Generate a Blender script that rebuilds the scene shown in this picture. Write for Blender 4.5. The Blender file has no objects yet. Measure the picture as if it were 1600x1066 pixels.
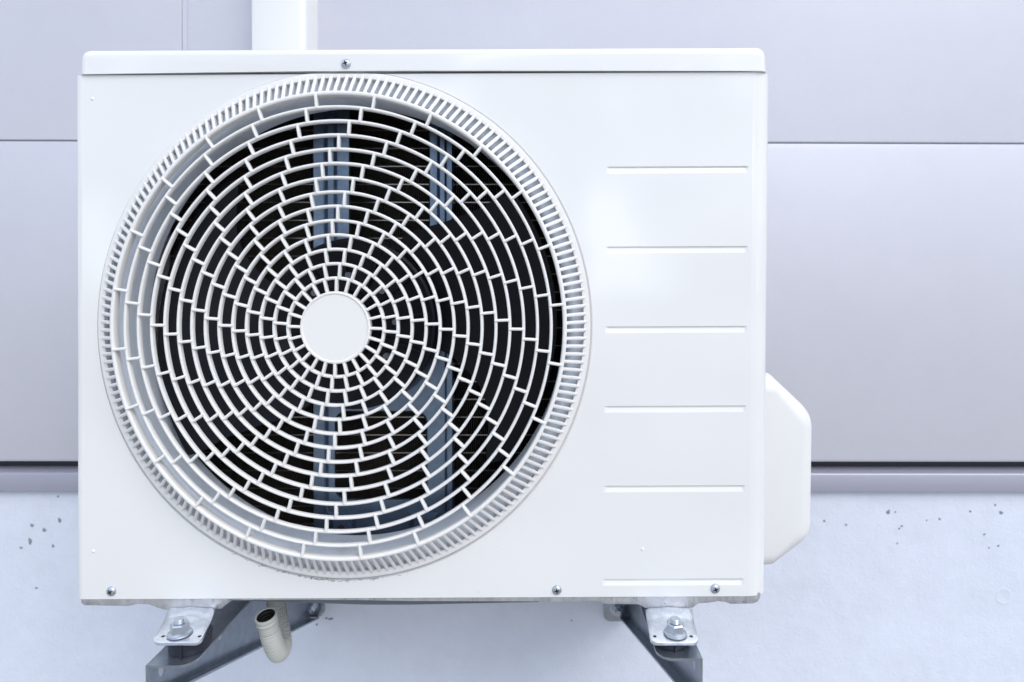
import bpy, bmesh, math, random
from mathutils import Vector, Matrix
random.seed(4)
R = math.radians
C = bpy.context.scene.collection
sc = bpy.context.scene

# ------------------------------------------------------------ camera
# photo is 1600 x 1066; the front face of the unit is the plane y = 0
PW, PH = 1600.0, 1066.0
F = 965.0                    # focal length in photo pixels
DC = 0.70                    # camera to front face
PITCH = R(0.57)
VPX, VPY = 829.0, 445.0      # where straight-ahead depth lines meet
SX = (PW/2 - VPX)/PW
SYPX = VPY + F*math.tan(PITCH)      # pixel row of the optical axis
SY = (SYPX - PH/2)/PW
cam_d = bpy.data.cameras.new('camera'); cam = bpy.data.objects.new('camera', cam_d); C.objects.link(cam)
cam_d.sensor_width = 36; cam_d.lens = 36*F/PW
cam_d.shift_x = SX; cam_d.shift_y = SY
cam.location = (0, -DC, 0); cam.rotation_euler = (R(90)-PITCH, 0, 0)
cam_d.clip_start = 0.02; cam_d.clip_end = 500
cam_d.dof.use_dof = True; cam_d.dof.focus_distance = 0.69; cam_d.dof.aperture_fstop = 6.3
sc.camera = cam

# ------------------------------------------------------------ sky, sun, exposure
SUN_EL, SUN_AZ = 44, 143     # azimuth: compass style in the xy plane
w = bpy.data.worlds.new('World'); sc.world = w; w.use_nodes = True
nt = w.node_tree; nt.nodes.clear()
out = nt.nodes.new('ShaderNodeOutputWorld'); bg = nt.nodes.new('ShaderNodeBackground')
sky = nt.nodes.new('ShaderNodeTexSky'); sky.sky_type = 'NISHITA'; sky.sun_disc = False
sky.sun_elevation = R(SUN_EL); sky.sun_rotation = R(SUN_AZ); sky.dust_density = 3.0; sky.air_density = 0.9
tc = nt.nodes.new('ShaderNodeTexCoord')
cn = nt.nodes.new('ShaderNodeTexNoise'); cn.inputs['Scale'].default_value = 2.2; cn.inputs['Detail'].default_value = 5
cr = nt.nodes.new('ShaderNodeValToRGB'); cr.color_ramp.elements[0].position = 0.40; cr.color_ramp.elements[1].position = 0.66
mx = nt.nodes.new('ShaderNodeMix'); mx.data_type = 'RGBA'
nt.links.new(tc.outputs['Generated'], cn.inputs['Vector'])
nt.links.new(cn.outputs['Fac'], cr.inputs['Fac'])
nt.links.new(cr.outputs['Color'], mx.inputs['Factor'])
nt.links.new(sky.outputs['Color'], mx.inputs['A'])
mx.inputs['B'].default_value = (8.0, 9.5, 12.0, 1)      # sunlit cloud
cn2 = nt.nodes.new('ShaderNodeTexNoise'); cn2.inputs['Scale'].default_value = 7.5; cn2.inputs['Detail'].default_value = 3
cr2 = nt.nodes.new('ShaderNodeValToRGB'); cr2.color_ramp.elements[0].position = 0.53; cr2.color_ramp.elements[1].position = 0.68
mx2 = nt.nodes.new('ShaderNodeMix'); mx2.data_type = 'RGBA'; mx2.inputs['B'].default_value = (31, 34, 38, 1)   # bright sky patches, added to give the casing reflections
mp2 = nt.nodes.new('ShaderNodeMapping'); mp2.inputs['Scale'].default_value = (1, 1, .4)
nt.links.new(tc.outputs['Generated'], mp2.inputs['Vector']); nt.links.new(mp2.outputs[0], cn2.inputs['Vector']); nt.links.new(cn2.outputs['Fac'], cr2.inputs['Fac'])
nt.links.new(cr2.outputs['Color'], mx2.inputs['Factor']); nt.links.new(mx.outputs['Result'], mx2.inputs['A'])
nt.links.new(mx2.outputs['Result'], bg.inputs['Color'])
bg.inputs['Strength'].default_value = 0.10
nt.links.new(bg.outputs['Background'], out.inputs['Surface'])
sd = bpy.data.lights.new('sun', 'SUN'); sd.energy = 1.0; sd.angle = R(40); sd.color = (1.0, 0.985, 0.98)
so = bpy.data.objects.new('sun', sd); C.objects.link(so)
az = R(SUN_AZ)
sdir = Vector((math.sin(az)*math.cos(R(SUN_EL)), math.cos(az)*math.cos(R(SUN_EL)), math.sin(R(SUN_EL))))
so.rotation_euler = sdir.to_track_quat('Z', 'Y').to_euler()
sc.view_settings.view_transform = 'Standard'; sc.view_settings.look = 'None'
sc.view_settings.gamma = 1; sc.view_settings.use_curve_mapping = False
sc.view_settings.exposure = 0.20

# ------------------------------------------------------------ helpers
def P(px, py, d):
    """world point seen at photo pixel (px,py) on the plane y = d"""
    a = (px - VPX)/F; b = (SYPX - py)/F
    c, s = math.cos(PITCH), math.sin(PITCH)
    v = Vector((a, c + b*s, -s + b*c))
    t = (d + DC)/v.y
    return Vector((0, -DC, 0)) + v*t
def lerp(a, b, t): return a + (b-a)*t
def interp(tab, x):
    if x <= tab[0][0]: return tab[0][1]
    for (x0, y0), (x1, y1) in zip(tab, tab[1:]):
        if x <= x1: return lerp(y0, y1, (x-x0)/(x1-x0))
    return tab[-1][1]
def tag(o, label=None, cat=None, group=None, kind=None):
    if label: o['label'] = label
    if cat: o['category'] = cat
    if group: o['group'] = group
    if kind: o['kind'] = kind
    return o
def empty(name, loc):
    o = bpy.data.objects.new(name, None); o.location = loc; o.empty_display_size = .05; C.objects.link(o); return o
def obj(name, bm, mat, parent=None, smooth=True, angle=32):
    bmesh.ops.recalc_face_normals(bm, faces=bm.faces)
    me = bpy.data.meshes.new(name); bm.to_mesh(me); bm.free()
    me.materials.append(mat)
    for p in me.polygons: p.use_smooth = smooth
    if smooth:
        try: me.set_sharp_from_angle(angle=R(angle))
        except Exception: pass
    o = bpy.data.objects.new(name, me); C.objects.link(o)
    if parent:
        o.parent = parent
        q = parent; base = Vector((0, 0, 0))
        while q: base += q.location; q = q.parent
        o.location = -base                     # meshes are written in world coordinates
    return o
def loft(bm, loops, closed=True, cap0=True, cap1=True):
    rows = [[bm.verts.new(p) for p in L] for L in loops]
    n = len(rows[0])
    for a, b in zip(rows, rows[1:]):
        for i in range(n if closed else n-1):
            j = (i+1) % n
            try: bm.faces.new((a[i], a[j], b[j], b[i]))
            except ValueError: pass
    if cap0 and closed: bm.faces.new(rows[0])
    if cap1 and closed: bm.faces.new(rows[-1])
    return rows
def revolve(bm, prof, cx, cz, n=192, sx=1.0, clampz=None, closed_prof=False, a0=0):
    """prof: list of (radius, depth) turned about the y axis through (cx,cz)"""
    rows = []
    for k in range(n):
        t = 2*math.pi*k/n + a0; c, s = math.cos(t), math.sin(t)
        row = []
        for r, d in prof:
            z = cz + r*s/ASP
            if clampz is not None: z = min(z, clampz(cx + r*c, d))
            row.append(bm.verts.new((cx + r*c, d, z)))
        rows.append(row)
    m = len(prof)
    for k in range(n):
        a, b = rows[k], rows[(k+1) % n]
        for i in range(m if closed_prof else m-1):
            j = (i+1) % m
            bm.faces.new((a[i], a[j], b[j], b[i]))
def box(bm, x0, x1, y0, y1, z0, z1, bev=0):
    g = bmesh.ops.create_cube(bm, size=1, matrix=Matrix.Translation(((x0+x1)/2, (y0+y1)/2, (z0+z1)/2)) @ Matrix.Diagonal((abs(x1-x0), abs(y1-y0), abs(z1-z0), 1)))
    if bev:
        es = list({e for v in g['verts'] for e in v.link_edges})
        bmesh.ops.bevel(bm, geom=es, offset=bev, segments=3, affect='EDGES', profile=.5)
def cyl(bm, a, b, r0, r1=None, n=24, caps=True):
    a = Vector(a); b = Vector(b); r1 = r0 if r1 is None else r1
    ax = (b-a).normalized(); u = ax.orthogonal().normalized(); v = ax.cross(u)
    L = []
    for p, r in ((a, r0), (b, r1)):
        L.append([p + (u*math.cos(2*math.pi*i/n) + v*math.sin(2*math.pi*i/n))*r for i in range(n)])
    loft(bm, L, True, caps, caps)
ASP = 0.970                  # the upright correction of the photo leaves round things a touch taller than wide

# ------------------------------------------------------------ materials
def mat(name, base, rough=.5, metal=0, coat=0, bumps=(), spots=None, mottle=None, spec=.5, coatr=.1, streak=None):
    """bumps: (scale, strength, distance[, detail]); spots: (scale, threshold, colour, amount); mottle: (scale, amount)"""
    m = bpy.data.materials.new(name); m.use_nodes = True
    t = m.node_tree; b = t.nodes['Principled BSDF']
    b.inputs['Roughness'].default_value = rough; b.inputs['Metallic'].default_value = metal
    b.inputs['Coat Weight'].default_value = coat; b.inputs['Coat Roughness'].default_value = coatr
    b.inputs['Specular IOR Level'].default_value = spec
    co = t.nodes.new('ShaderNodeTexCoord').outputs['Object']
    rgb = t.nodes.new('ShaderNodeRGB'); rgb.outputs[0].default_value = (*base, 1); col = rgb.outputs[0]
    def noise(s, det=3, stretch=None):
        n = t.nodes.new('ShaderNodeTexNoise'); n.inputs['Scale'].default_value = s; n.inputs['Detail'].default_value = det
        if stretch:
            mp = t.nodes.new('ShaderNodeMapping'); mp.inputs['Scale'].default_value = stretch
            t.links.new(co, mp.inputs['Vector']); t.links.new(mp.outputs[0], n.inputs['Vector'])
        else: t.links.new(co, n.inputs['Vector'])
        return n.outputs['Fac']
    def ramp(f, p0, p1, c0=0, c1=1):
        r = t.nodes.new('ShaderNodeMapRange'); r.inputs['From Min'].default_value = p0; r.inputs['From Max'].default_value = p1
        r.inputs['To Min'].default_value = c0; r.inputs['To Max'].default_value = c1
        t.links.new(f, r.inputs['Value']); return r.outputs[0]
    def mix(f, a, bcol, mode='MIX'):
        x = t.nodes.new('ShaderNodeMix'); x.data_type = 'RGBA'; x.blend_type = mode
        t.links.new(f, x.inputs['Factor']); t.links.new(a, x.inputs['A'])
        if hasattr(bcol, 'links'): t.links.new(bcol, x.inputs['B'])
        else: x.inputs['B'].default_value = (*bcol, 1)
        return x.outputs['Result']
    if mottle:
        for sc_, am in mottle:
            col = mix(ramp(noise(sc_, 5), .35, .65, 0, am), col, tuple(c*.55 for c in base))
    if streak:
        sc_, st, c_, am = streak
        col = mix(ramp(noise(sc_, 4, st), .52, .75, 0, am), col, c_)
    if spots:
        for sc_, th, c_, am in spots:
            v = t.nodes.new('ShaderNodeTexVoronoi'); v.inputs['Scale'].default_value = sc_
            nz = t.nodes.new('ShaderNodeTexNoise'); nz.inputs['Scale'].default_value = sc_*1.7
            t.links.new(co, nz.inputs['Vector'])
            ad = t.nodes.new('ShaderNodeVectorMath'); ad.operation = 'MULTIPLY_ADD'
            t.links.new(nz.outputs['Color'], ad.inputs[0]); ad.inputs[1].default_value = (.6/sc_,)*3; t.links.new(co, ad.inputs[2])
            t.links.new(ad.outputs[0], v.inputs['Vector'])
            wh = t.nodes.new('ShaderNodeSeparateColor'); t.links.new(v.outputs['Color'], wh.inputs[0])
            # only some cells carry a speck, and its size differs from cell to cell
            sz = ramp(wh.outputs[0], .6, 1, 0, th)
            lt = t.nodes.new('ShaderNodeMath'); lt.operation = 'SUBTRACT'; t.links.new(sz, lt.inputs[0]); t.links.new(v.outputs['Distance'], lt.inputs[1])
            f = ramp(lt.outputs[0], 0, th*.35, 0, am)
            col = mix(f, col, c_)
    t.links.new(col, b.inputs['Base Color'])
    nrm = None
    for bp in bumps:
        bn = t.nodes.new('ShaderNodeBump'); bn.inputs['Strength'].default_value = bp[1]; bn.inputs['Distance'].default_value = bp[2]
        t.links.new(noise(bp[0], bp[3] if len(bp) > 3 else 3), bn.inputs['Height'])
        if nrm: t.links.new(nrm, bn.inputs['Normal'])
        nrm = bn.outputs['Normal']
    if nrm:
        t.links.new(nrm, b.inputs['Normal'])
    return m
PAINT = mat('white_enamel', (.80, .80, .79), .34, 0, 1.0, bumps=((4.5, 1.0, .010, 1), (420, .22, .0002, 2)),
            spots=((90, .05, (.45, .38, .30), .5),), coatr=.08)
PLASTIC = mat('white_plastic', (.80, .79, .77), .42, bumps=((700, .15, .0001),))
RIMPL = mat('cream_plastic', (.78, .77, .76), .5, bumps=((500, .2, .0001),), spots=((160, .07, (.35, .25, .18), .5),))
COVERPL = mat('cover_plastic', (.76, .76, .75), .5, bumps=((900, .3, .0001),), spots=((45, .03, (.4, .35, .3), .7),))
SHROUD = mat('shroud_paint', (.80, .87, .97), .22, bumps=((8, .3, .003),), spots=((120, .08, (.25, .2, .15), .6), (260, .07, (.3, .25, .2), .5)),
             streak=(26, (1, 1, .35), (.36, .33, .30), .35))
GALV = mat('galvanised_steel', (.25, .33, .45), .30, .85, bumps=((60, .2, .0008),), mottle=((70, .35), (300, .2)))
FOOTM = mat('bright_zinc', (.90, .94, 1.0), .30, .85, bumps=((55, .5, .003), (260, .2, .0006)), mottle=((90, .3), (400, .25)))
GALVPAN = mat('weathered_zinc', (.70, .71, .74), .45, .45, bumps=((90, .5, .002),), mottle=((90, .45), (40, .3)),
              streak=(200, (1, 1, .35), (.25, .24, .25), .5), spots=((200, .2, (.10, .09, .10), .9),))
ZINC = mat('zinc_bolt', (.50, .54, .60), .34, .85, bumps=((300, .12, .0002),))
BRACKET = mat('dull_zinc', (.42, .47, .54), .30, .9, bumps=((30, .4, .003), (160, .25, .0006)), mottle=((60, .4), (400, .3)))
DARK = mat('black_plastic', (.006, .007, .011), .30, spec=.22, spots=((170, .05, (.12, .12, .13), .8),))
RUBBER = mat('black_rubber', (.015, .017, .03), .5)
FIN = mat('fin_metal', (.16, .14, .125), .5, .5)
BLACK = mat('shade_plate', (.012, .012, .013), .8)
COPPER = mat('fin_collar', (.50, .45, .42), .28, .9)
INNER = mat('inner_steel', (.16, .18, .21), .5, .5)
HOSE = mat('grey_hose', (.50, .51, .48), .5, bumps=((300, .2, .0003),))
CLAD = mat('cladding_paint', (.63, .63, .695), .42, .2, bumps=((2.2, .35, .01), (700, .35, .0003)), mottle=((3, .06), (26, .03), (500, .06)))
TRIM = mat('trim_paint', (.36, .36, .43), .35, .3, bumps=((900, .2, .0002),))
SEAL = mat('gap_dark', (.03, .03, .035), .7)
PLAST = mat('painted_concrete', (.72, .76, .86), .85, bumps=((18, .35, .006, 4), (200, .45, .0010, 6), (50, .3, .002, 5)),
            spots=((22, .035, (.32, .35, .40), .7), (60, .06, (.42, .46, .53), .6), (130, .08, (.45, .49, .56), .5)), mottle=((4, .08), (16, .07), (60, .05)))
DUCTM = mat('white_duct', (.80, .80, .79), .4)
GROUND = mat('paving', (.36, .34, .31), .9, bumps=((40, .5, .01, 6),), mottle=((6, .3),))

# ------------------------------------------------------------ the setting: ground and wall
bm = bmesh.new()
v = [bm.verts.new(p) for p in ((-40, -60, -1.05), (40, -60, -1.05), (40, .44, -1.05), (-40, .44, -1.05))]
bm.faces.new(v)
tag(obj('ground', bm, GROUND), kind='structure')

WD = 0.403                                    # front of the cladding
wall = empty('building_wall', (0, WD, -1.05))
tag(wall, 'grey metal clad wall over a pale concrete plinth behind the outdoor unit', 'wall')
XL, XR = -1900, 3500
def ln(x, yl, yr): return yl + (yr-yl)*x/1600.0
def clad(x0, x1, ytop, ybot, d=WD, t=.02, r=.003, rt=.003, m=CLAD, name='cladding_panel'):
    """panel between two photo lines, with a rolled edge"""
    bm = bmesh.new()
    def L(ins, dd):
        it = ins*rt/r
        f = [Vector((ins, 0, -it)), Vector((-ins, 0, -it)), Vector((-ins, 0, ins)), Vector((ins, 0, ins))]
        base = [P(x0, ytop(x0), d), P(x1, ytop(x1), d), P(x1, ybot(x1), d), P(x0, ybot(x0), d)]
        return [Vector((q.x, dd, q.z)) + g for q, g in zip(base, f)]
    loops = [L(0, d+t)]
    for k in range(5):
        a = k/4*math.pi/2
        if rt > 1.5*r: loops.append(L(r*k/4, d + r*.48*(1-k/4)))       # long shallow chamfer
        else: loops.append(L(r*(1-math.cos(a)), d + r*(1-math.sin(a))))
    loft(bm, loops)
    return obj(name, bm, m, wall)
seam_t = lambda x: ln(x, 219.0, 224.0)
seam_b = lambda x: ln(x, 220.5, 225.5)
pb = lambda x: ln(x, 721, 722)
clad(XL, 283.5, lambda x: -900, seam_t)
clad(291.5, XR, lambda x: -900, seam_t)
clad(XL, XR, seam_b, pb, r=.004, rt=.0095)
bm = bmesh.new(); box(bm, -3, 3, WD+.022, WD+.06, -1.05, 1.6)
obj('backing', bm, SEAL, wall)
bm = bmesh.new()                              # tongue seen in the upright joint
a = P(280, -900, WD+.002); b = P(295, 218, WD+.002)
box(bm, a.x, b.x, WD+.002, WD+.0215, b.z, a.z); obj('joint_strip', bm, CLAD, wall)
bm = bmesh.new()
a = P(XL, ln(XL, 210, 216), WD+.006); b = P(XR, ln(XR, 210, 216), WD+.006); a2 = P(XL, ln(XL, 232, 237), WD+.006); b2 = P(XR, ln(XR, 232, 237), WD+.006)
loft(bm, [[a, a+Vector((0, .013, 0)), a2+Vector((0, .013, 0)), a2], [b, b+Vector((0, .013, 0)), b2+Vector((0, .013, 0)), b2]])
obj('joint_strip', bm, TRIM, wall)
# drip ledge under the cladding: top slope, front face
bm = bmesh.new()
dl = WD - .004
def lp(x, tl):
    z = P(x, ln(x, 740, 741.0), dl).z; zb = P(x, ln(x, 769, 770), dl).z; X = P(x, 740, dl).x
    pts = [(WD+.021, z+.006), (dl+.0022, z+.0008), (dl+.0008, z-.0004), (dl, z-.002), (dl, zb+.001), (dl+.0008, zb), (dl+.022, zb)]
    return [Vector((X, y, zz)) for y, zz in pts]
loft(bm, [lp(XL, 0), lp(XR, 0)], True)
obj('drip_ledge', bm, TRIM, wall)
# plinth
bm = bmesh.new()
pd = WD + .008
zt = P(800, 760, pd).z
N = 40
rows = []
x0 = P(XL, 800, pd).x; x1 = P(XR, 800, pd).x
vs = [bm.verts.new(p) for p in ((x0, pd, -1.05), (x1, pd, -1.05), (x1, pd, zt), (x0, pd, zt))]
bm.faces.new(vs); bmesh.ops.subdivide_edges(bm, edges=bm.edges[:], cuts=30, use_grid_fill=True)
obj('plinth', bm, PLAST, wall)
# filled tie hole on the plinth right of the unit
bm = bmesh.new(); c = P(1568, 932, pd)
revolve(bm, [(.0001, -.0003+pd), (.012, -.0003+pd), (.0140, -.0007+pd), (.0170, pd+.0004)], c.x, c.z, 40)
obj('filled_hole', bm, PLAST, wall)
# bits of dark grit knocked out of the plinth
bm = bmesh.new()
for (x, y, rx, rz) in ((93, 813, 2.6, 4), (50, 821, 3, 3), (69, 828, 3, 2.6), (47, 846, 2.6, 6), (33, 856, 2.4, 2), (83, 853, 2, 2.4), (57, 919, 2.2, 1.8),
                       (91, 776, 2, 1.5), (1388, 800, 3, 3.5), (1564, 801, 3, 3), (1288, 814, 1.6, 1.6), (1322, 820, 1.8, 1.8), (1409, 822, 1.7, 1.7), (1516, 799, 1.8, 1.8),
                       (1468, 811, 1.8, 1.8), (1538, 835, 2, 1.6), (1560, 853, 1.8, 1.6), (1399, 800, 1.4, 1.4), (1405, 826, 1.5, 1.6), (1448, 813, 1.2, 1.2), (1555, 789, 1.5, 1.6),
                       (497, 965, 2, 2), (510, 966, 2, 1.6), (517, 967, 4, 2), (495, 976, 1.5, 2), (893, 970, 1.4, 1.4), (1545, 856, 1.2, 1.2), (1402, 849, 1.4, 1.2)):
    c = P(x, y, pd); k = (DC+pd)/F
    ph = random.random()*6
    o_ = [Vector((c.x + math.cos(t)*rx*k*(1+.25*math.sin(3*t+ph)), 0, c.z + math.sin(t)*rz*k*(1+.25*math.cos(2*t+ph)))) for t in [i*math.pi/6 for i in range(12)]]
    cc = sum(o_, Vector())/12
    loft(bm, [[Vector((q.x, pd+.002, q.z)) for q in o_], [Vector((q.x, pd-.0004, q.z)) for q in o_], [Vector((cc.x+(q.x-cc.x)*.6, pd-.0012, cc.z+(q.z-cc.z)*.6)) for q in o_]])
obj('grit', bm, mat('grit', (.26, .29, .33), .9), wall)

# ------------------------------------------------------------ pipe duct up the wall
bm = bmesh.new()
dd = WD - .062
xa, xb = P(393.5, 40, dd+.006).x, P(496.5, 40, WD).x
r = .012
sec = [(xa, WD), (xa, dd+.006), (xa+.002, dd+.002), (xa+.006, dd)]
for k in range(6):
    a = k/5*math.pi/2; sec.append((xb-r+r*math.sin(a), dd+(r-r*math.cos(a))*.8))
sec.append((xb, WD))
loft(bm, [[Vector((x, y, -.05)) for x, y in sec], [Vector((x, y, 1.4)) for x, y in sec]])
tag(obj('pipe_duct', bm, DUCTM), 'white plastic pipe duct running up the wall behind the unit top', 'pipe duct')

# ------------------------------------------------------------ the outdoor unit
unit = empty('air_conditioner', tuple(P(660, 940, .14)))
tag(unit, 'white outdoor air conditioner unit with a round fan grille, on wall brackets', 'air conditioner')
xl = lambda y: lerp(122, 124, (y-118)/818)
xr = lambda y: lerp(1200.5, 1193, (y-118)/818)
yt = lambda x: lerp(117.8, 112.8, (x-122)/1078)
yb = lambda x: lerp(936.5, 931.5, (x-122)/1078)
FCX, FCZ = -.2105, -.0463
# pixel position of a point on the fan-opening ellipse at the panel face
ECX, ECY = 539.0, 509.0
EA, EB = 387.0, 399.0
bm = bmesh.new()
LFT, RGT = 6, 24
XM = 938.0
rx0 = lambda y: xl(y)+LFT
# left block round the opening
angs = sorted({2*math.pi*k/240 for k in range(240)} | {math.atan2(s*(a-ECY), b-ECX) % (2*math.pi) for a, b, s in ((yt(128), 128, -1), (yt(XM), XM, -1), (yb(130), 130, -1), (yb(XM), XM, -1))})
o1, o2, o3 = [], [], []
for t in angs:
    c, s = math.cos(t), -math.sin(t)
    # rectangle hit
    best = 1e9
    cand = []
    if c > 1e-9: cand.append((XM-ECX)/c)
    if c < -1e-9: cand.append((128-ECX)/c)
    for f in (yt, yb):
        # solve ECY + k s = f(ECX + k c)
        sl = (f(1000)-f(0))/1000; den = s - sl*c
        if abs(den) > 1e-9:
            k = (f(ECX)-ECY)/den
            if k > 0: cand.append(k)
    k = min(q for q in cand if q > 0)
    ke = 1/math.sqrt((c/EA)**2 + (s/EB)**2)
    k0 = min(ke, k); k1 = min(ke-5.5, k)
    rx_, ry_ = ECX+c*k, ECY+s*k
    if rx_ < 129: rx_ = rx0(ry_)
    o1.append(P(rx_, ry_, 0)); o2.append(P(ECX+c*k0, ECY+s*k0, 0)); o3.append(P(ECX+c*k1, ECY+s*k1, .0045 if k1 < k-.01 else .0))
rows = [[bm.verts.new(p) for p in L] for L in (o1, o2, o3)]
n = len(angs)
for a, b in zip(rows, rows[1:]):
    for i in range(n):
        j = (i+1) % n
        bm.faces.new((a[i], a[j], b[j], b[i]))
# right block with the pressed ribs
ribs = [(951, 1166.5, 261.5, 258.5), (950, 1165.5, 386.5, 383.5), (948.5, 1164, 511, 508.5), (947, 1162.5, 635.5, 632.5), (946, 1161, 760.5, 756.5), (944, 1159.5, 906, 902.5)]
def rowpts(y, kind, rb):
    """one row of the right block: x columns and depth"""
    if rb is None: gx0, gx1 = interp([(118, 951.5), (936, 943.5)], y), interp([(118, 1167), (936, 1159)], y)
    else: gx0, gx1 = rb[0], rb[1]
    xs = [XM, gx0-3, gx0, gx0+3, gx1-3, gx1, gx1+3, xr(y)-RGT]
    dz = {0: 0, 1: .0011, 2: .0015}[kind]
    ds = [0, 0, dz*.55, dz, dz, dz*.55, 0, 0]
    return xs, ds
rws = []
def add(y, kind, rb=None, tilt=0):
    xs, ds = rowpts(y, kind, rb)
    rws.append([P(x, y + (yt(x)-yt(1060)) + tilt*(x-1060)*0, d) for x, d in zip(xs, ds)])
ofs = yt(1060)
add(ofs, 0)
for rb in ribs:
    ym = (rb[2]+rb[3])/2
    add(ym, 0, rb); add(ym+1.6, 2, rb); add(ym+3.5, 2, rb); add(ym+10.5, 0, rb)
add(yb(1060), 0)
rr = [[bm.verts.new(p) for p in L] for L in rws]
for a, b in zip(rr, rr[1:]):
    for i in range(len(a)-1): bm.faces.new((a[i], a[i+1], b[i+1], b[i]))
# rounded vertical edges and returns
def edge(side):
    loops = []
    for y in [lerp(118, 936, i/6) for i in range(7)]:
        L = []
        for k in range(9):
            a = k/8*math.pi/2
            if side > 0:
                e = P(xr(y), y, .014); f0 = P(xr(y)-RGT, y, 0)
                L.append(Vector((lerp(f0.x, e.x, math.sin(a)), .016*(1-math.cos(a)), f0.z)))
            else:
                e = P(xl(y), y, .006); f0 = P(xl(y)+LFT, y, 0)
                L.append(Vector((lerp(f0.x, e.x, math.sin(a)), .006*(1-math.cos(a)), f0.z)))
        yy = yt(xr(y) if side > 0 else xl(y)) if y == 118 else (yb(xr(y) if side > 0 else xl(y)) if y == 936 else y)
        q = P(800, yy, 0).z
        L = [Vector((p.x, p.y, q)) for p in L]
        L.append(Vector((L[-1].x, .05, q)))
        loops.append(L)
    loft(bm, loops, closed=False)
edge(1); edge(-1)
# top and bottom folds
for f, sg in ((yt, -1), (yb, 1)):
    L = []
    for x in (rx0(f(122)), XM, xr(f(1200))-RGT):
        p = P(x, f(x), 0)
        L.append([p, p + Vector((0, .0007, .0006*sg*-1)), p + Vector((0, .02, .0008*sg*-1))])
    if sg > 0: loft(bm, L, closed=False)
bmesh.ops.remove_doubles(bm, verts=bm.verts, dist=.00002)
fp = obj('front_panel', bm, PAINT, unit, angle=14)
for pg in fp.data.polygons:
    if abs(pg.normal.y) > .99995: pg.use_smooth = False

# grime caught in the seam under the grille rim
bm = bmesh.new(); random.seed(21)
for k in range(46):
    t = R(random.gauss(262, 9)); ex = ECX + (EA-1.5)*math.cos(t); ey = ECY - (EB-1.5)*math.sin(t)
    ey += abs(random.gauss(0, 1.6)); c = P(ex, ey, -.0001); L_ = random.uniform(.0004, .0028); h_ = random.uniform(.00015, .0004); an = random.gauss(0, .35)
    u = Vector((math.cos(an), 0, math.sin(an))); w_ = Vector((-math.sin(an), 0, math.cos(an)))
    o_ = [c + u*L_*math.cos(q) + w_*h_*math.sin(q)*(1+.4*math.sin(3*q)) for q in [i*math.pi/5 for i in range(10)]]
    loft(bm, [[q + Vector((0, .0004, 0)) for q in o_], [q - Vector((0, .0001, 0)) for q in o_]])
obj('grime', bm, mat('grime', (.33, .30, .26), .95), fp)
# pressed dimples
for (x, y) in ((144, 154.5), (146, 861.5), (1004, 858.5)):
    bm = bmesh.new(); c = P(x, y, 0)
    revolve(bm, [(.0001, -.0012), (.0008, -.0010), (.0016, -.0004), (.0024, .0002)], c.x, c.z, 20)
    obj('pressed_dimple', bm, PAINT, unit)

# top cover
bm = bmesh.new()
def lid(ins, d):
    tl, tr, br, bl = P(125, 77.5, 0), P(1197.5, 73, 0), P(1198.5, 112.9, 0), P(124.5, 118, 0)
    rr_ = .0115
    pts = []
    def arc(c, a0, a1, n=7):
        return [Vector((c.x + (rr_-ins)*math.cos(lerp(a0, a1, i/n)), d, c.z + (rr_-ins)*math.sin(lerp(a0, a1, i/n)))) for i in range(n+1)]
    pts += arc(Vector((tl.x+rr_, 0, tl.z-rr_)), math.pi, math.pi/2)
    pts += arc(Vector((tr.x-rr_, 0, tr.z-rr_)), math.pi/2, 0)
    bi = min(ins, .0005)
    pts += [Vector((br.x-ins, d, br.z+bi)), Vector((P(640, 112.6, 0).x, d, P(640, 112.6, 0).z+bi)), Vector((P(480, 113.4, 0).x, d, P(480, 113.4, 0).z+bi)), Vector((bl.x+ins, d, bl.z+bi))]
    return pts
loops = [lid(0, .295)]
for k in range(7):
    a = k/6*math.pi/2
    loops.append(lid(.0085*(1-math.cos(a)), -.003 + .0085*(1-math.sin(a))))
loft(bm, loops)
obj('top_cover', bm, PAINT, unit)

# cabinet sides, back rail
bm = bmesh.new()
XA, XB = P(126, 500, .006).x + .0006, P(1196, 500, .014).x - .003
ZT, ZB = P(600, 116, 0).z - .0015, P(600, 934, 0).z + .003
box(bm, XA, XA+.0012, .051, .29, ZB, ZT)
box(bm, XB-.0012, XB, .051, .29, ZB, ZT)
box(bm, XA+.0013, XB-.0013, .2885, .2899, ZB, ZT)
obj('cabinet', bm, PAINT, unit)
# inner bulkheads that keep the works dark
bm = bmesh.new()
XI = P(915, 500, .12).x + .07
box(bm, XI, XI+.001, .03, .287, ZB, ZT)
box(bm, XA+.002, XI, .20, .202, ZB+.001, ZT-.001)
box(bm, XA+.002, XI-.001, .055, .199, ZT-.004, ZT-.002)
obj('bulkhead', bm, BLACK, unit)

# air outlet: flange and shroud
bm = bmesh.new()
ztop = P(540, 115.5, 0).z
cl = lambda x, d: ztop - .001
prof = [(.2815, .0048), (.262, .0060), (.2600, .0066), (.2580, .0080), (.2562, .0105), (.2548, .015), (.2540, .022), (.2508, .048), (.2515, .0505), (.2530, .0515), (.300, .0520)]
revolve(bm, prof, FCX, FCZ, 192, clampz=cl)
shroud = obj('fan_shroud', bm, SHROUD, unit, angle=50)
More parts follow.
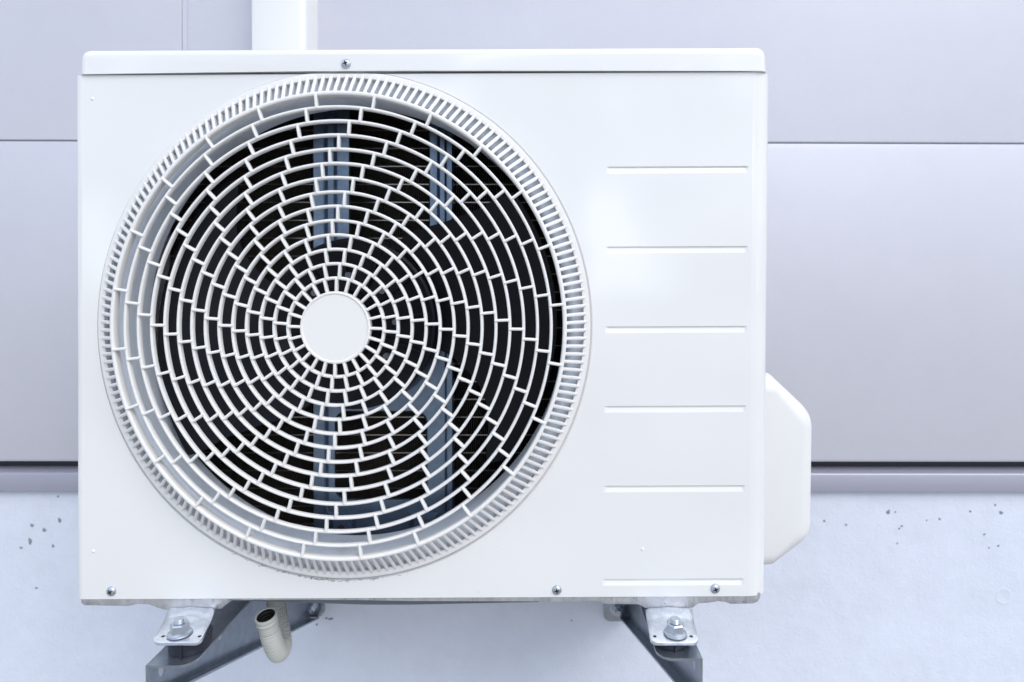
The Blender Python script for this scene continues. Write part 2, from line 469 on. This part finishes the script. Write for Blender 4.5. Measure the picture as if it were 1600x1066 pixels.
# caked dirt at the bottom lip of the shroud
bm = bmesh.new()
random.seed(9)
for k in range(90):
    t = random.gauss(0.02, .065) - math.pi/2; d = random.uniform(.032, .049); rad = .2532 - (d-.03)*.12
    x = FCX + rad*math.cos(t); z = FCZ + rad*math.sin(t)/ASP
    s_ = random.uniform(.0003, .0009)*(1 if abs(t+math.pi/2) < .08 else .6)
    bmesh.ops.create_icosphere(bm, subdivisions=1, radius=s_, matrix=Matrix.Translation((x, d, z)) @ Matrix.Diagonal((1.6, 1.4, .35, 1)))
obj('dirt', bm, mat('dirt', (.46, .43, .38), .95), shroud)

# the grille
grille = None
RO, RH = .2483, .0368
def ring_r(k): return lerp(RH, RO, k/14)          # 0 hub edge .. 14 outermost
def dome(r): return -.025 - .010*(1-(r/RO)**2)
bm = bmesh.new()
for k in range(1, 15):
    r = ring_r(k); d0 = dome(r)
    dep = .0052 if k < 14 else .0085
    hw = .00155 if k < 14 else .0021
    sec = [(-hw*1.15, dep), (-hw*1.05, .0014), (-hw*.80, .0005), (-hw*.35, .0001), (hw*.35, .0001), (hw*.80, .0005), (hw*1.05, .0014), (hw*1.15, dep)]
    revolve(bm, [(r+a, d0+b) for a, b in sec], FCX, FCZ, 240, closed_prof=True)
for k in range(14):                                # gap k counted from the outside
    ro, ri = ring_r(14-k), ring_r(13-k)
    base = 9.4 - 2.93*k
    for j in range(24):
        th = R(90 - (base + 15*j)); c, s = math.cos(th), math.sin(th)
        wd = .00145
        L = []
        for r in (ri-.0008, ri, ro-.0003):
            d0 = dome(r) - .0012
            wv = wd*(.75 if r < ri else 1)
            pr = [(-wv, .0060), (-wv, .0009), (-wv*.5, .0002), (wv*.5, .0002), (wv, .0009), (wv, .0060)]
            L.append([Vector((FCX + (r*c - o_*s), d0+q, FCZ + (r*s + o_*c)/ASP)) for o_, q in pr])
        loft(bm, L)
grille = obj('outlet_grille', bm, PLASTIC, unit, angle=45)
bm = bmesh.new()
dh = dome(RH)
revolve(bm, [(.0001, dh-.0004), (.0345, dh-.0004), (.0352, dh-.0010), (.0362, dh-.0014), (.0374, dh-.0010), (.0380, dh), (.0378, dh+.008), (.0001, dh+.008)], FCX, FCZ, 96)
obj('hub_cap', bm, PLASTIC, grille, angle=25)
# outer rim and its slanted vanes
bm = bmesh.new()
revolve(bm, [(.2705, .002), (.2705, -.0030), (.2710, -.0036), (.2765, -.0036), (.2778, -.0030), (.2784, -.0018), (.2787, .003)], FCX, FCZ, 240, clampz=cl)
obj('grille_rim', bm, RIMPL, grille, angle=30)
bm = bmesh.new()
NV = 192
for j in range(NV):
    th = R(90 - (9.4 + 15/16 + 360*j/NV)); c, s = math.cos(th), math.sin(th)
    path = [(.2742, -.0038, .0007), (.2725, -.0054, .0013), (.2690, -.0078, .0018), (.2655, -.0104, .0019), (.2600, -.0152, .0019), (.2540, -.0205, .0018), (.2497, -.0238, .0018)]
    L = []
    for r, d, wv in path:
        dp = .0060 if r < .270 else .0022
        pr = [(-wv*.8, dp), (-wv, .0008), (-wv*.5, 0), (wv*.5, 0), (wv, .0008), (wv*.8, dp)]
        lim = ztop - .001
        L.append([Vector((FCX + (r*c - o_*s), d+q, min(lim, FCZ + (r*s + o_*c)/ASP))) for o_, q in pr])
    loft(bm, L)
obj('vane_ring', bm, RIMPL, grille, angle=50)

# fan
fan = empty('fan', (FCX, .05, FCZ)); fan.parent = unit; fan.location = Vector((FCX, .05, FCZ)) - unit.location
kf = .76/965
lead = [(90, 70), (150, 58), (200, 47), (250, 41), (285, 40), (308, 38)]
trail = [(90, -18), (150, -21), (210, -28), (245, -35), (277, -45), (300, -49), (308, -44)]
for bld in range(2):
    bm = bmesh.new()
    NR, NA = 16, 18
    top, bot = [], []
    for i in range(NR+1):
        rp = lerp(96, 308, i/NR); a1, a0 = interp(lead, rp), interp(trail, rp)
        rt, rb_ = [], []
        for j in range(NA+1):
            u = j/NA; th = R(lerp(a0, a1, u) + 180*bld)
            r = rp*kf
            d = .030 + .050*(1-u) + .006*math.sin(math.pi*u) - .008*i/NR
            tk = .0014
            rt.append(Vector((FCX + r*math.cos(th), d, FCZ + r*math.sin(th)/ASP)))
            rb_.append(Vector((FCX + r*math.cos(th), d+tk, FCZ + r*math.sin(th)/ASP)))
        top.append(rt); bot.append(rb_)
    loops = [t_ + b_[::-1] for t_, b_ in zip(top, bot)]
    loft(bm, loops)
    obj('blade', bm, DARK, fan, angle=60)
bm = bmesh.new()
revolve(bm, [(.0001, .030), (.022, .030), (.024, .026), (.034, .026), (.038, .034), (.060, .037), (.082, .033), (.095, .028), (.098, .030), (.099, .034), (.102, .085), (.0001, .085)], FCX, FCZ, 72)
for k in range(12):
    th = R(30*k+8); c, s = math.cos(th), math.sin(th)
    L = []
    for r in (.036, .095):
        L.append([Vector((FCX + r*c - o_*s, q, FCZ + (r*s + o_*c)/ASP)) for o_, q in ((-.001, .036), (-.001, .029), (.001, .029), (.001, .036))])
    loft(bm, L)
obj('fan_hub', bm, DARK, fan, angle=30)
for (x, y) in ((545, 430), (598, 455), (618, 503), (604, 556), (497, 556), (492, 458)):
    bm = bmesh.new(); p = P(x, y, .030); cyl(bm, (p.x, .026, p.z), (p.x, .036, p.z), .0035, n=16)
    obj('hub_rivet', bm, INNER, fan)

# motor mount
MD = .105
def rrect(x0, x1, y0, y1, r, d, n=6):
    pts = []
    for cx, cy, a in ((x1-r, y0+r, -90), (x1-r, y1-r, 0), (x0+r, y1-r, 90), (x0+r, y0+r, 180)):
        for i in range(n+1):
            t = R(a + 90*i/n); pts.append(P(cx + r*math.cos(t), cy + r*math.sin(t), d))
    return pts
def rect_like(hole, x0, x1, y0, y1, r, d, n=6):
    pts = []
    for cx, cy in ((x1, y0), (x1, y1), (x0, y1), (x0, y0)):
        for i in range(n+1): pts.append(P(cx, cy, d))
    return pts
bm = bmesh.new()
for (hy0, hy1, py0, py1, hx0, hx1) in ((160, 398, 138, 399, 545, 672), (642, 781, 399, 862, 523, 668)):
    A = [rect_like(None, 490, 705, py0, py1, 12, MD), rrect(hx0, hx1, hy0, hy1, 18, MD), rrect(hx0+2, hx1-2, hy0+2, hy1-2, 18, MD+.004)]
    loft(bm, A, True, False, False)
# upright flanges on the outer edges
for x in (490, 705):
    a, b = P(x, 138, MD), P(x, 862, MD)
    box(bm, a.x-.0006, a.x+.0006, MD+.0003, MD+.03, b.z, a.z)
for x0, x1 in ((505, 514), (521, 528), (682, 688), (694, 699)):
    for y0, y1 in ((140, 800 if x0 in (505, 694) else 560),):
        a, b = P(x0, y0, MD), P(x1, y1, MD)
        L = []
        nn = 8
        for zz, k in ((a.z, 0), (a.z-.004, 1), (b.z+.006, 1), (b.z, .05)):
            L.append([Vector((lerp(a.x, b.x, i/nn), MD+.0004-.007*k*math.sin(math.pi*i/nn), zz)) for i in range(nn+1)])
        loft(bm, L, False)
# raised lugs at the foot of the mount
for cx in (535, 662):
    L = []
    for wx, y0, y1, d in ((24, 800, 850, MD), (15, 812, 850, MD-.012)):
        L.append([P(cx-wx, y0, d), P(cx+wx, y0, d), P(cx+wx*.8, y1, d), P(cx-wx*.8, y1, d)])
    loft(bm, L, True, False, True)
mount = obj('motor_mount', bm, GALV, unit, angle=30)
bm = bmesh.new(); p = P(533, 826, MD-.0125)
cyl(bm, p, p + Vector((0, .002, 0)), .0045, n=20); obj('bolt_hole', bm, BLACK, mount)
bm = bmesh.new()
cyl(bm, (FCX, .086, FCZ), (FCX, .104, FCZ), .055, .06, n=40)
obj('motor', bm, INNER, mount)

# coil
bm = bmesh.new()
CD = .176
cx0, cx1 = XA+.004, XI-.003
x = cx0
while x < cx1:
    box(bm, x, x+.00035, CD, CD+.02, ZB+.002, ZT-.006); x += .0030
coil = obj('condenser_coil', bm, FIN, unit, smooth=False)
bm = bmesh.new()
z = P(600, 204, CD).z + .0254*4
while z > ZB+.01:
    if z < ZT-.01:
        box(bm, cx0, cx1, CD-.0004, CD+.001, z-.0007, z+.0007)
    z -= .0254
obj('tube_row', bm, COPPER, coil, smooth=False)
bm = bmesh.new(); box(bm, cx0, cx1, CD+.0205, CD+.022, ZB+.002, ZT-.006); obj('shade_plate', bm, BLACK, coil)  # black plate in place of the shaded gap behind the fins

# base pan
bm = bmesh.new()
low = [(127, 938), (127.5, 943), (131, 946.5), (200, 947.5), (214, 944.5), (232, 945), (248, 951), (256, 953.5), (345, 952), (352, 946), (362, 938.5), (470, 938), (560, 938.5), (640, 940), (838, 940.5),
       (895, 941), (912, 939.5), (935, 940), (946, 944.5), (998, 945), (1009, 951), (1082, 950.5), (1092, 943.5), (1108, 942.5), (1122, 940), (1134, 941.5), (1142, 944.3), (1176, 944), (1184, 941), (1187.5, 936), (1188, 931)]
L = []
for d, inf in ((.004, 0), (.0025, .0012), (.0025, .004), (.0045, .0065)):
    row = []
    for x, y in low:
        p = P(x, y, .0025)
        if inf == 0: row.append(Vector((p.x, .27, p.z)))
        elif inf == .0012: row.append(Vector((p.x, .0034, p.z)))
        elif inf == .004: row.append(Vector((p.x, .0022, p.z+.0010)))
        else: row.append(Vector((p.x, .0022, P(x, yb(x), .0022).z+.004)))
    L.append(row)
loft(bm, L, closed=False)
pan = obj('base_pan', bm, GALVPAN, unit, angle=60)

bm = bmesh.new()  # dark set-back strip standing in for the shade under the pan edge
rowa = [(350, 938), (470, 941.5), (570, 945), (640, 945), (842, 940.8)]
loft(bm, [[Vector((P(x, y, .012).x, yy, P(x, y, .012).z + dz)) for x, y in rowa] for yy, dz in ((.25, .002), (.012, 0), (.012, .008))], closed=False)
obj('pan_shade_strip', bm, INNER, pan)
# side cover over the pipe valves
bm = bmesh.new()
def scov(k, d):
    """outline in photo pixels at the front face of the cover, pulled in by k pixels"""
    pts = [(1140, 574+k), (1199, 583+k)]
    def corner(x0, y0, x1, y1, x2, y2, n=6):
        return [((1-t)**2*x0+2*t*(1-t)*x1+t*t*x2, (1-t)**2*y0+2*t*(1-t)*y1+t*t*y2) for t in [i/n for i in range(n+1)]]
    pts += corner(1246-k*.7, 627+k*.7, 1262-k, 642+k*.4, 1263-k, 662)
    pts += corner(1260.5-k, 808, 1260-k, 829-k*.3, 1246-k*.7, 841-k*.7)
    pts += [(1198, 876-k), (1140, 883-k)]
    return [Vector((q.x, d, q.z)) for q in [P(x, y, .102) for x, y in pts]]
L = [scov(0, .26), scov(0, .10)]
for i in range(8):
    a = (i+1)/8*math.pi/2
    L.append(scov(26*(1-math.cos(a)), .10 - .028*math.sin(a)))
loft(bm, L, True, True, True)
obj('side_cover', bm, COVERPL, unit, angle=50)

# screws with a cross recess
def screw(x, y, d, r, rot):
    bm = bmesh.new(); c = P(x, y, d)
    prof = [(.0001, d-r*.55), (r*.35, d-r*.53), (r*.65, d-r*.44), (r*.88, d-r*.24), (r, d-r*.03), (r, d+.0005)]
    asp = ASP
    revolve(bm, prof, c.x, c.z, 32)
    s = obj('screw', bm, ZINC, unit)
    bm = bmesh.new()
    for q in (0, 1):
        t = R(rot+90*q); L = []
        for u, wv in ((-.55, .05), (-.25, .15), (.25, .15), (.55, .05)):
            L.append([Vector((c.x + r*(u*math.cos(t) - o_*math.sin(t)), d-r*(.56 if abs(u) < .3 else .50)-.00001*q, c.z + r*(u*math.sin(t) + o_*math.cos(t)))) for o_ in (-wv, wv)])
        loft(bm, L, closed=False)
    obj('cross_recess', bm, BLACK, s, smooth=False)
screw(540.5, 100, -.003, .0056, 20)
screw(174, 924, 0, .0055, 30)
screw(870, 922, 0, .0055, 10)
screw(1117.5, 920, 0, .0055, 25)

# fixing feet of the unit
def hexnut(bm, c, r, h, rot=.2):
    L = []
    for z, k in ((0, 1), (h*.85, 1), (h, .86)):
        L.append([Vector((c.x + r*k*math.cos(rot+math.pi*i/3), c.y + r*k*math.sin(rot+math.pi*i/3), c.z+z)) for i in range(6)])
    loft(bm, L)
def foot(fl, fr, rl, rr_, yf, yr, nut, tilt):
    df, dr = -.056, .002
    a, b = P(fl, yf, df), P(fr, yf, df); c, e = P(rl, yr, dr), P(rr_, yr, dr)
    z = (a.z+b.z)/2
    bm = bmesh.new()
    # plan outline with rounded front corners, lofted as a pressed sheet
    N = 14
    def sec(t, drop):
        """t 0 rear .. 1 front"""
        x0, x1 = lerp(c.x, a.x, t), lerp(e.x, b.x, t); y = lerp(dr, df, t)
        ct = 0
        if t > .86:
            q = (t-.86)/.14; ct = .0075*(1-math.sqrt(max(0, 1-q*q)))
        pts = []
        for i in range(N+1):
            u = i/N; x = lerp(x0+ct, x1-ct, u)
            edge_ = min(u, 1-u)
            zz = z - (.0025*(1-edge_/.10)**2 if edge_ < .10 else 0)*max(0, 1-t*1.2)
            if t > .9: zz -= .0012*((t-.9)/.1)**2
            zz += .0012*math.exp(-((u-.5)/.16)**2)*(1-t)           # pressed stiffening channel
            if t < .25: zz += (.25-t)*.022
            pts.append(Vector((x, y, zz-drop)))
        return pts
    T = [0, .06, .12, .2, .3, .45, .6, .75, .86, .90, .94, .97, .99, 1.0]
    L = [sec(t, 0) for t in T]
    loft(bm, L, closed=False)
    f = obj('foot', bm, FOOTM, unit, angle=45)
    md = f.modifiers.new('thick', 'SOLIDIFY'); md.thickness = .0042
    md.offset = -1 if sum(pg.normal.z*pg.area for pg in f.data.polygons) > 0 else 1
    mb = f.modifiers.new('round', 'BEVEL'); mb.width = .0012; mb.segments = 3; mb.limit_method = 'ANGLE'; mb.angle_limit = R(50)
    bm = bmesh.new()
    cN = P(nut[0], nut[1], -.042); cN.z = z + .0012
    cyl(bm, cN, cN + Vector((0, 0, .0014)), .0125, .012, n=32)
    cyl(bm, cN + Vector((0, 0, .0014)), cN + Vector((0, 0, .0030)), .0112, .0085, n=32)
    hexnut(bm, cN + Vector((0, 0, .003)), .0098, .0085)
    top = cN + Vector((0, 0, .0114))
    for k in range(4):
        cyl(bm, top + Vector((0, 0, k*.0012)), top + Vector((0, 0, k*.0012+.0006)), .0048, .0054, n=20)
        cyl(bm, top + Vector((0, 0, k*.0012+.0006)), top + Vector((0, 0, k*.0012+.0012)), .0054, .0048, n=20)
    obj('nut_and_bolt', bm, ZINC, f, angle=30)
    for u in (.12, .88):
        bm = bmesh.new(); x = lerp(a.x, b.x, u); cyl(bm, (x, df+.010, z-.0004), (x, df+.010, z+.0002), .0019, n=14)
        obj('small_hole', bm, BLACK, f)
    return z, a, b
zl, la, lb = foot(237, 313, 262, 336, 1003, 955, (281, 989), 0)
zr, ra, rb2 = foot(1017, 1093, 1008, 1082, 1003, 953, (1055, 986), 0)

# ------------------------------------------------------------ wall brackets
def bracket(side, xweb, xflange, ytopf, xa_, label, zf, fa, fb):
    """side +1: web on the right of the flange"""
    DF = -.062
    w0 = P(xweb, ytopf, DF); f0 = P(xflange, ytopf, DF)
    xw, xf, zt_ = w0.x, f0.x, w0.z
    root = empty('wall_bracket', (xw, WD, zt_-.2))
    tag(root, label, 'bracket', 'galvanised brackets carrying the outdoor unit')
    wallz = P(980 if side > 0 else 473, 970, WD).z
    zfr = P(xweb, 1096, DF).z
    bm = bmesh.new()
    t = .0028
    s = side
    # top flange as a rounded strip: plan outline, front free corner rounded
    rc = .016
    n = 8
    plan = [(xw, DF)]
    for i in range(n+1):
        a = i/n*math.pi/2
        plan.append((xf + s*rc*(1-math.sin(a)), DF + rc*(1-math.cos(a))))
    plan += [(xf, pd-.002), (xw, pd-.002)]
    loft(bm, [[Vector((x, y, zt_)) for x, y in plan], [Vector((x, y, zt_-t)) for x, y in plan]])
    # web
    web = [(DF, zt_-t-.0001), (pd-.002, zt_-t-.0001), (pd-.002, wallz), (DF+.004, zfr), (DF, zfr+.006)]
    loft(bm, [[Vector((xw, y, z)) for y, z in web], [Vector((xw - s*t, y, z)) for y, z in web]])
    # lower lip
    lip = .014
    y0, z0, y1, z1 = DF+.004, zfr, pd-.004, wallz
    loft(bm, [[Vector((xw - s*t, y0, z0)), Vector((xw - s*(t+lip), y0+.006, z0)), Vector((xw - s*(t+lip), y0+.006, z0+t)), Vector((xw-s*t, y0, z0+t))],
              [Vector((xw - s*t, y1, z1)), Vector((xw - s*(t+lip), y1, z1)), Vector((xw - s*(t+lip), y1, z1+t)), Vector((xw-s*t, y1, z1+t))]])
    obj('arm', bm, BRACKET, root, angle=30)
    # plate against the wall
    bm = bmesh.new()
    xo = P(943 if side > 0 else 508, 960, pd).x
    zb_ = P(960 if side > 0 else 490, 969 if side > 0 else 962, pd).z
    rp = .012
    out_ = [(xw - s*t*1.02, zt_-.006), (xo, zt_-.006)]
    for i in range(7):
        a = i/6*math.pi/2
        out_.append((xo + s*rp*(1-math.cos(a)), zb_ + rp*(1-math.sin(a))))
    out_.append((xw - s*t*1.02, zb_))
    loft(bm, [[Vector((x, pd-.0045, z)) for x, z in out_], [Vector((x, pd-.0005, z)) for x, z in out_]])
    pl = obj('wall_plate', bm, BRACKET, root)
    bm = bmesh.new()
    c = P(964 if side > 0 else 486, 951, pd-.006)
    cyl(bm, c, c + Vector((0, .003, 0)), .013, n=28)
    L = []
    for yy in (0, -.008, -.009):
        k = .85 if yy == -.009 else 1
        L.append([Vector((c.x + .009*k*math.cos(i*math.pi/3), c.y+yy, c.z + .009*k*math.sin(i*math.pi/3))) for i in range(6)])
    loft(bm, L); cyl(bm, c + Vector((0, -.0092, 0)), c + Vector((0, -.018, 0)), .005, n=16)
    obj('anchor_bolt', bm, ZINC, pl, angle=30)
    # rubber pad under the foot
    bm = bmesh.new()
    cx = (fa.x+fb.x)/2; hw = abs(fb.x-fa.x)/2*.86
    cy = -.029
    n = 40
    z1_, z0_ = zf-.0045, zt_+.0003
    def ring(k, z): return [Vector((cx + hw*k*math.cos(2*math.pi*i/n), cy + .0215*k*math.sin(2*math.pi*i/n), z)) for i in range(n)]
    h = z1_-z0_
    loft(bm, [ring(.94, z0_), ring(.97, z0_+h*.15), ring(.97, z0_+h*.45), ring(1.0, z0_+h*.5), ring(1.0, z1_-.001), ring(.96, z1_)])
    box(bm, cx-.0012+.002, cx+.0012+.002, cy-.0228, cy-.020, z0_, z1_-.001)
    obj('rubber_pad', bm, RUBBER, root, angle=30)
    # slot and hole punched in the web, seen from the inner side
    def slot(yc, zc, ry, rz):
        bm = bmesh.new()
        xx = xw - s*(t+.0002)
        L = [[Vector((xx, yc + ry*math.cos(2*math.pi*i/20), zc + rz*math.sin(2*math.pi*i/20))) for i in range(20)],
             [Vector((xx+s*.0004, yc + ry*math.cos(2*math.pi*i/20), zc + rz*math.sin(2*math.pi*i/20))) for i in range(20)]]
        loft(bm, L)
        obj('slot', bm, PLAST, root)
    slot(DF+.022, zt_-.016, .0045, .009)
    slot(.085, zt_-.052, .0045, .0055)
bracket(-1, 227.5, 300, 1040, 0, 'galvanised bracket at the left, beside the looped grey drain hose', zl, la, lb)
bracket(1, 1098, 1029, 1029, 0, 'galvanised bracket at the right, under the plain ribbed part of the panel', zr, ra, rb2)

# ------------------------------------------------------------ drain hose
def bez(pts, n=16):
    """Catmull-Rom through the points"""
    out_ = []
    q = [pts[0]*2-pts[1]] + pts + [pts[-1]*2-pts[-2]]
    for i in range(1, len(q)-2):
        for k in range(n):
            t = k/n
            out_.append(.5*((2*q[i]) + (q[i+1]-q[i-1])*t + (2*q[i-1]-5*q[i]+4*q[i+1]-q[i+2])*t*t + (3*q[i]-q[i-1]-3*q[i+1]+q[i+2])*t**3))
    out_.append(q[-2]); return out_
path = bez([P(430, 925, .105), P(433, 955, .103), P(439, 985, .098), P(441, 1008, .088), P(436, 1019, .072), P(430, 1012, .056), P(423, 992, .044), P(415.5, 962, .036)], 26)
def tube(bm, path, rf, n=28, flip=False):
    rows = []; up = Vector((1, 0, 0))
    for i, p in enumerate(path):
        tg = (path[min(i+1, len(path)-1)] - path[max(i-1, 0)]).normalized()
        u = (up - tg*up.dot(tg)).normalized(); v_ = tg.cross(u)
        r = rf(i)
        rows.append([p + (u*math.cos(2*math.pi*k/n) + v_*math.sin(2*math.pi*k/n))*r for k in range(n)])
    return loft(bm, rows, True, False, False)
bm = bmesh.new()
s = 0; acc = [0]
for a, b in zip(path, path[1:]): s += (b-a).length; acc.append(s)
tot = s
def rf(i):
    rem = tot-acc[i]
    if rem < .0035: return .0130
    if rem < .0060: return .0122
    if rem < .0100: return .0132 if rem < .008 else .0124
    if rem < .020: return .0118
    return .0113 + .0007*math.sin(acc[i]/.0028*2*math.pi)
# resample finely so the ribs hold
fine = []
m_ = 260
for k in range(m_+1):
    t = tot*k/m_; i = 0
    while i < len(acc)-2 and acc[i+1] < t: i += 1
    fine.append(path[i].lerp(path[i+1], (t-acc[i])/max(1e-9, acc[i+1]-acc[i])))
path = fine; acc = [tot*k/m_ for k in range(m_+1)]
tube(bm, path, rf)
hose = obj('drain_hose', bm, HOSE, None, angle=60)
tag(hose, 'ribbed pale grey drain hose looping up under the unit beside the bracket', 'hose')
bm = bmesh.new()
inner = path[-50:]
rows = tube(bm, inner, lambda i: .0104 + .0004*math.sin(i*.9))
bm.faces.new(rows[0])
tg = (path[-1]-path[-3]).normalized()
obj('hose_bore', bm, mat('bore', (.015, .015, .014), .6), hose, angle=60)
bm = bmesh.new()
u = (Vector((1, 0, 0)) - tg*tg.x).normalized(); v_ = tg.cross(u); pe = path[-1]
def rg(r, off): return [pe + tg*off + (u*math.cos(2*math.pi*k/28) + v_*math.sin(2*math.pi*k/28))*r for k in range(28)]
loft(bm, [rg(.0130, 0), rg(.0126, .0008), rg(.0110, .0008), rg(.0104, 0)], True, False, False)
obj('hose_lip', bm, HOSE, hose)
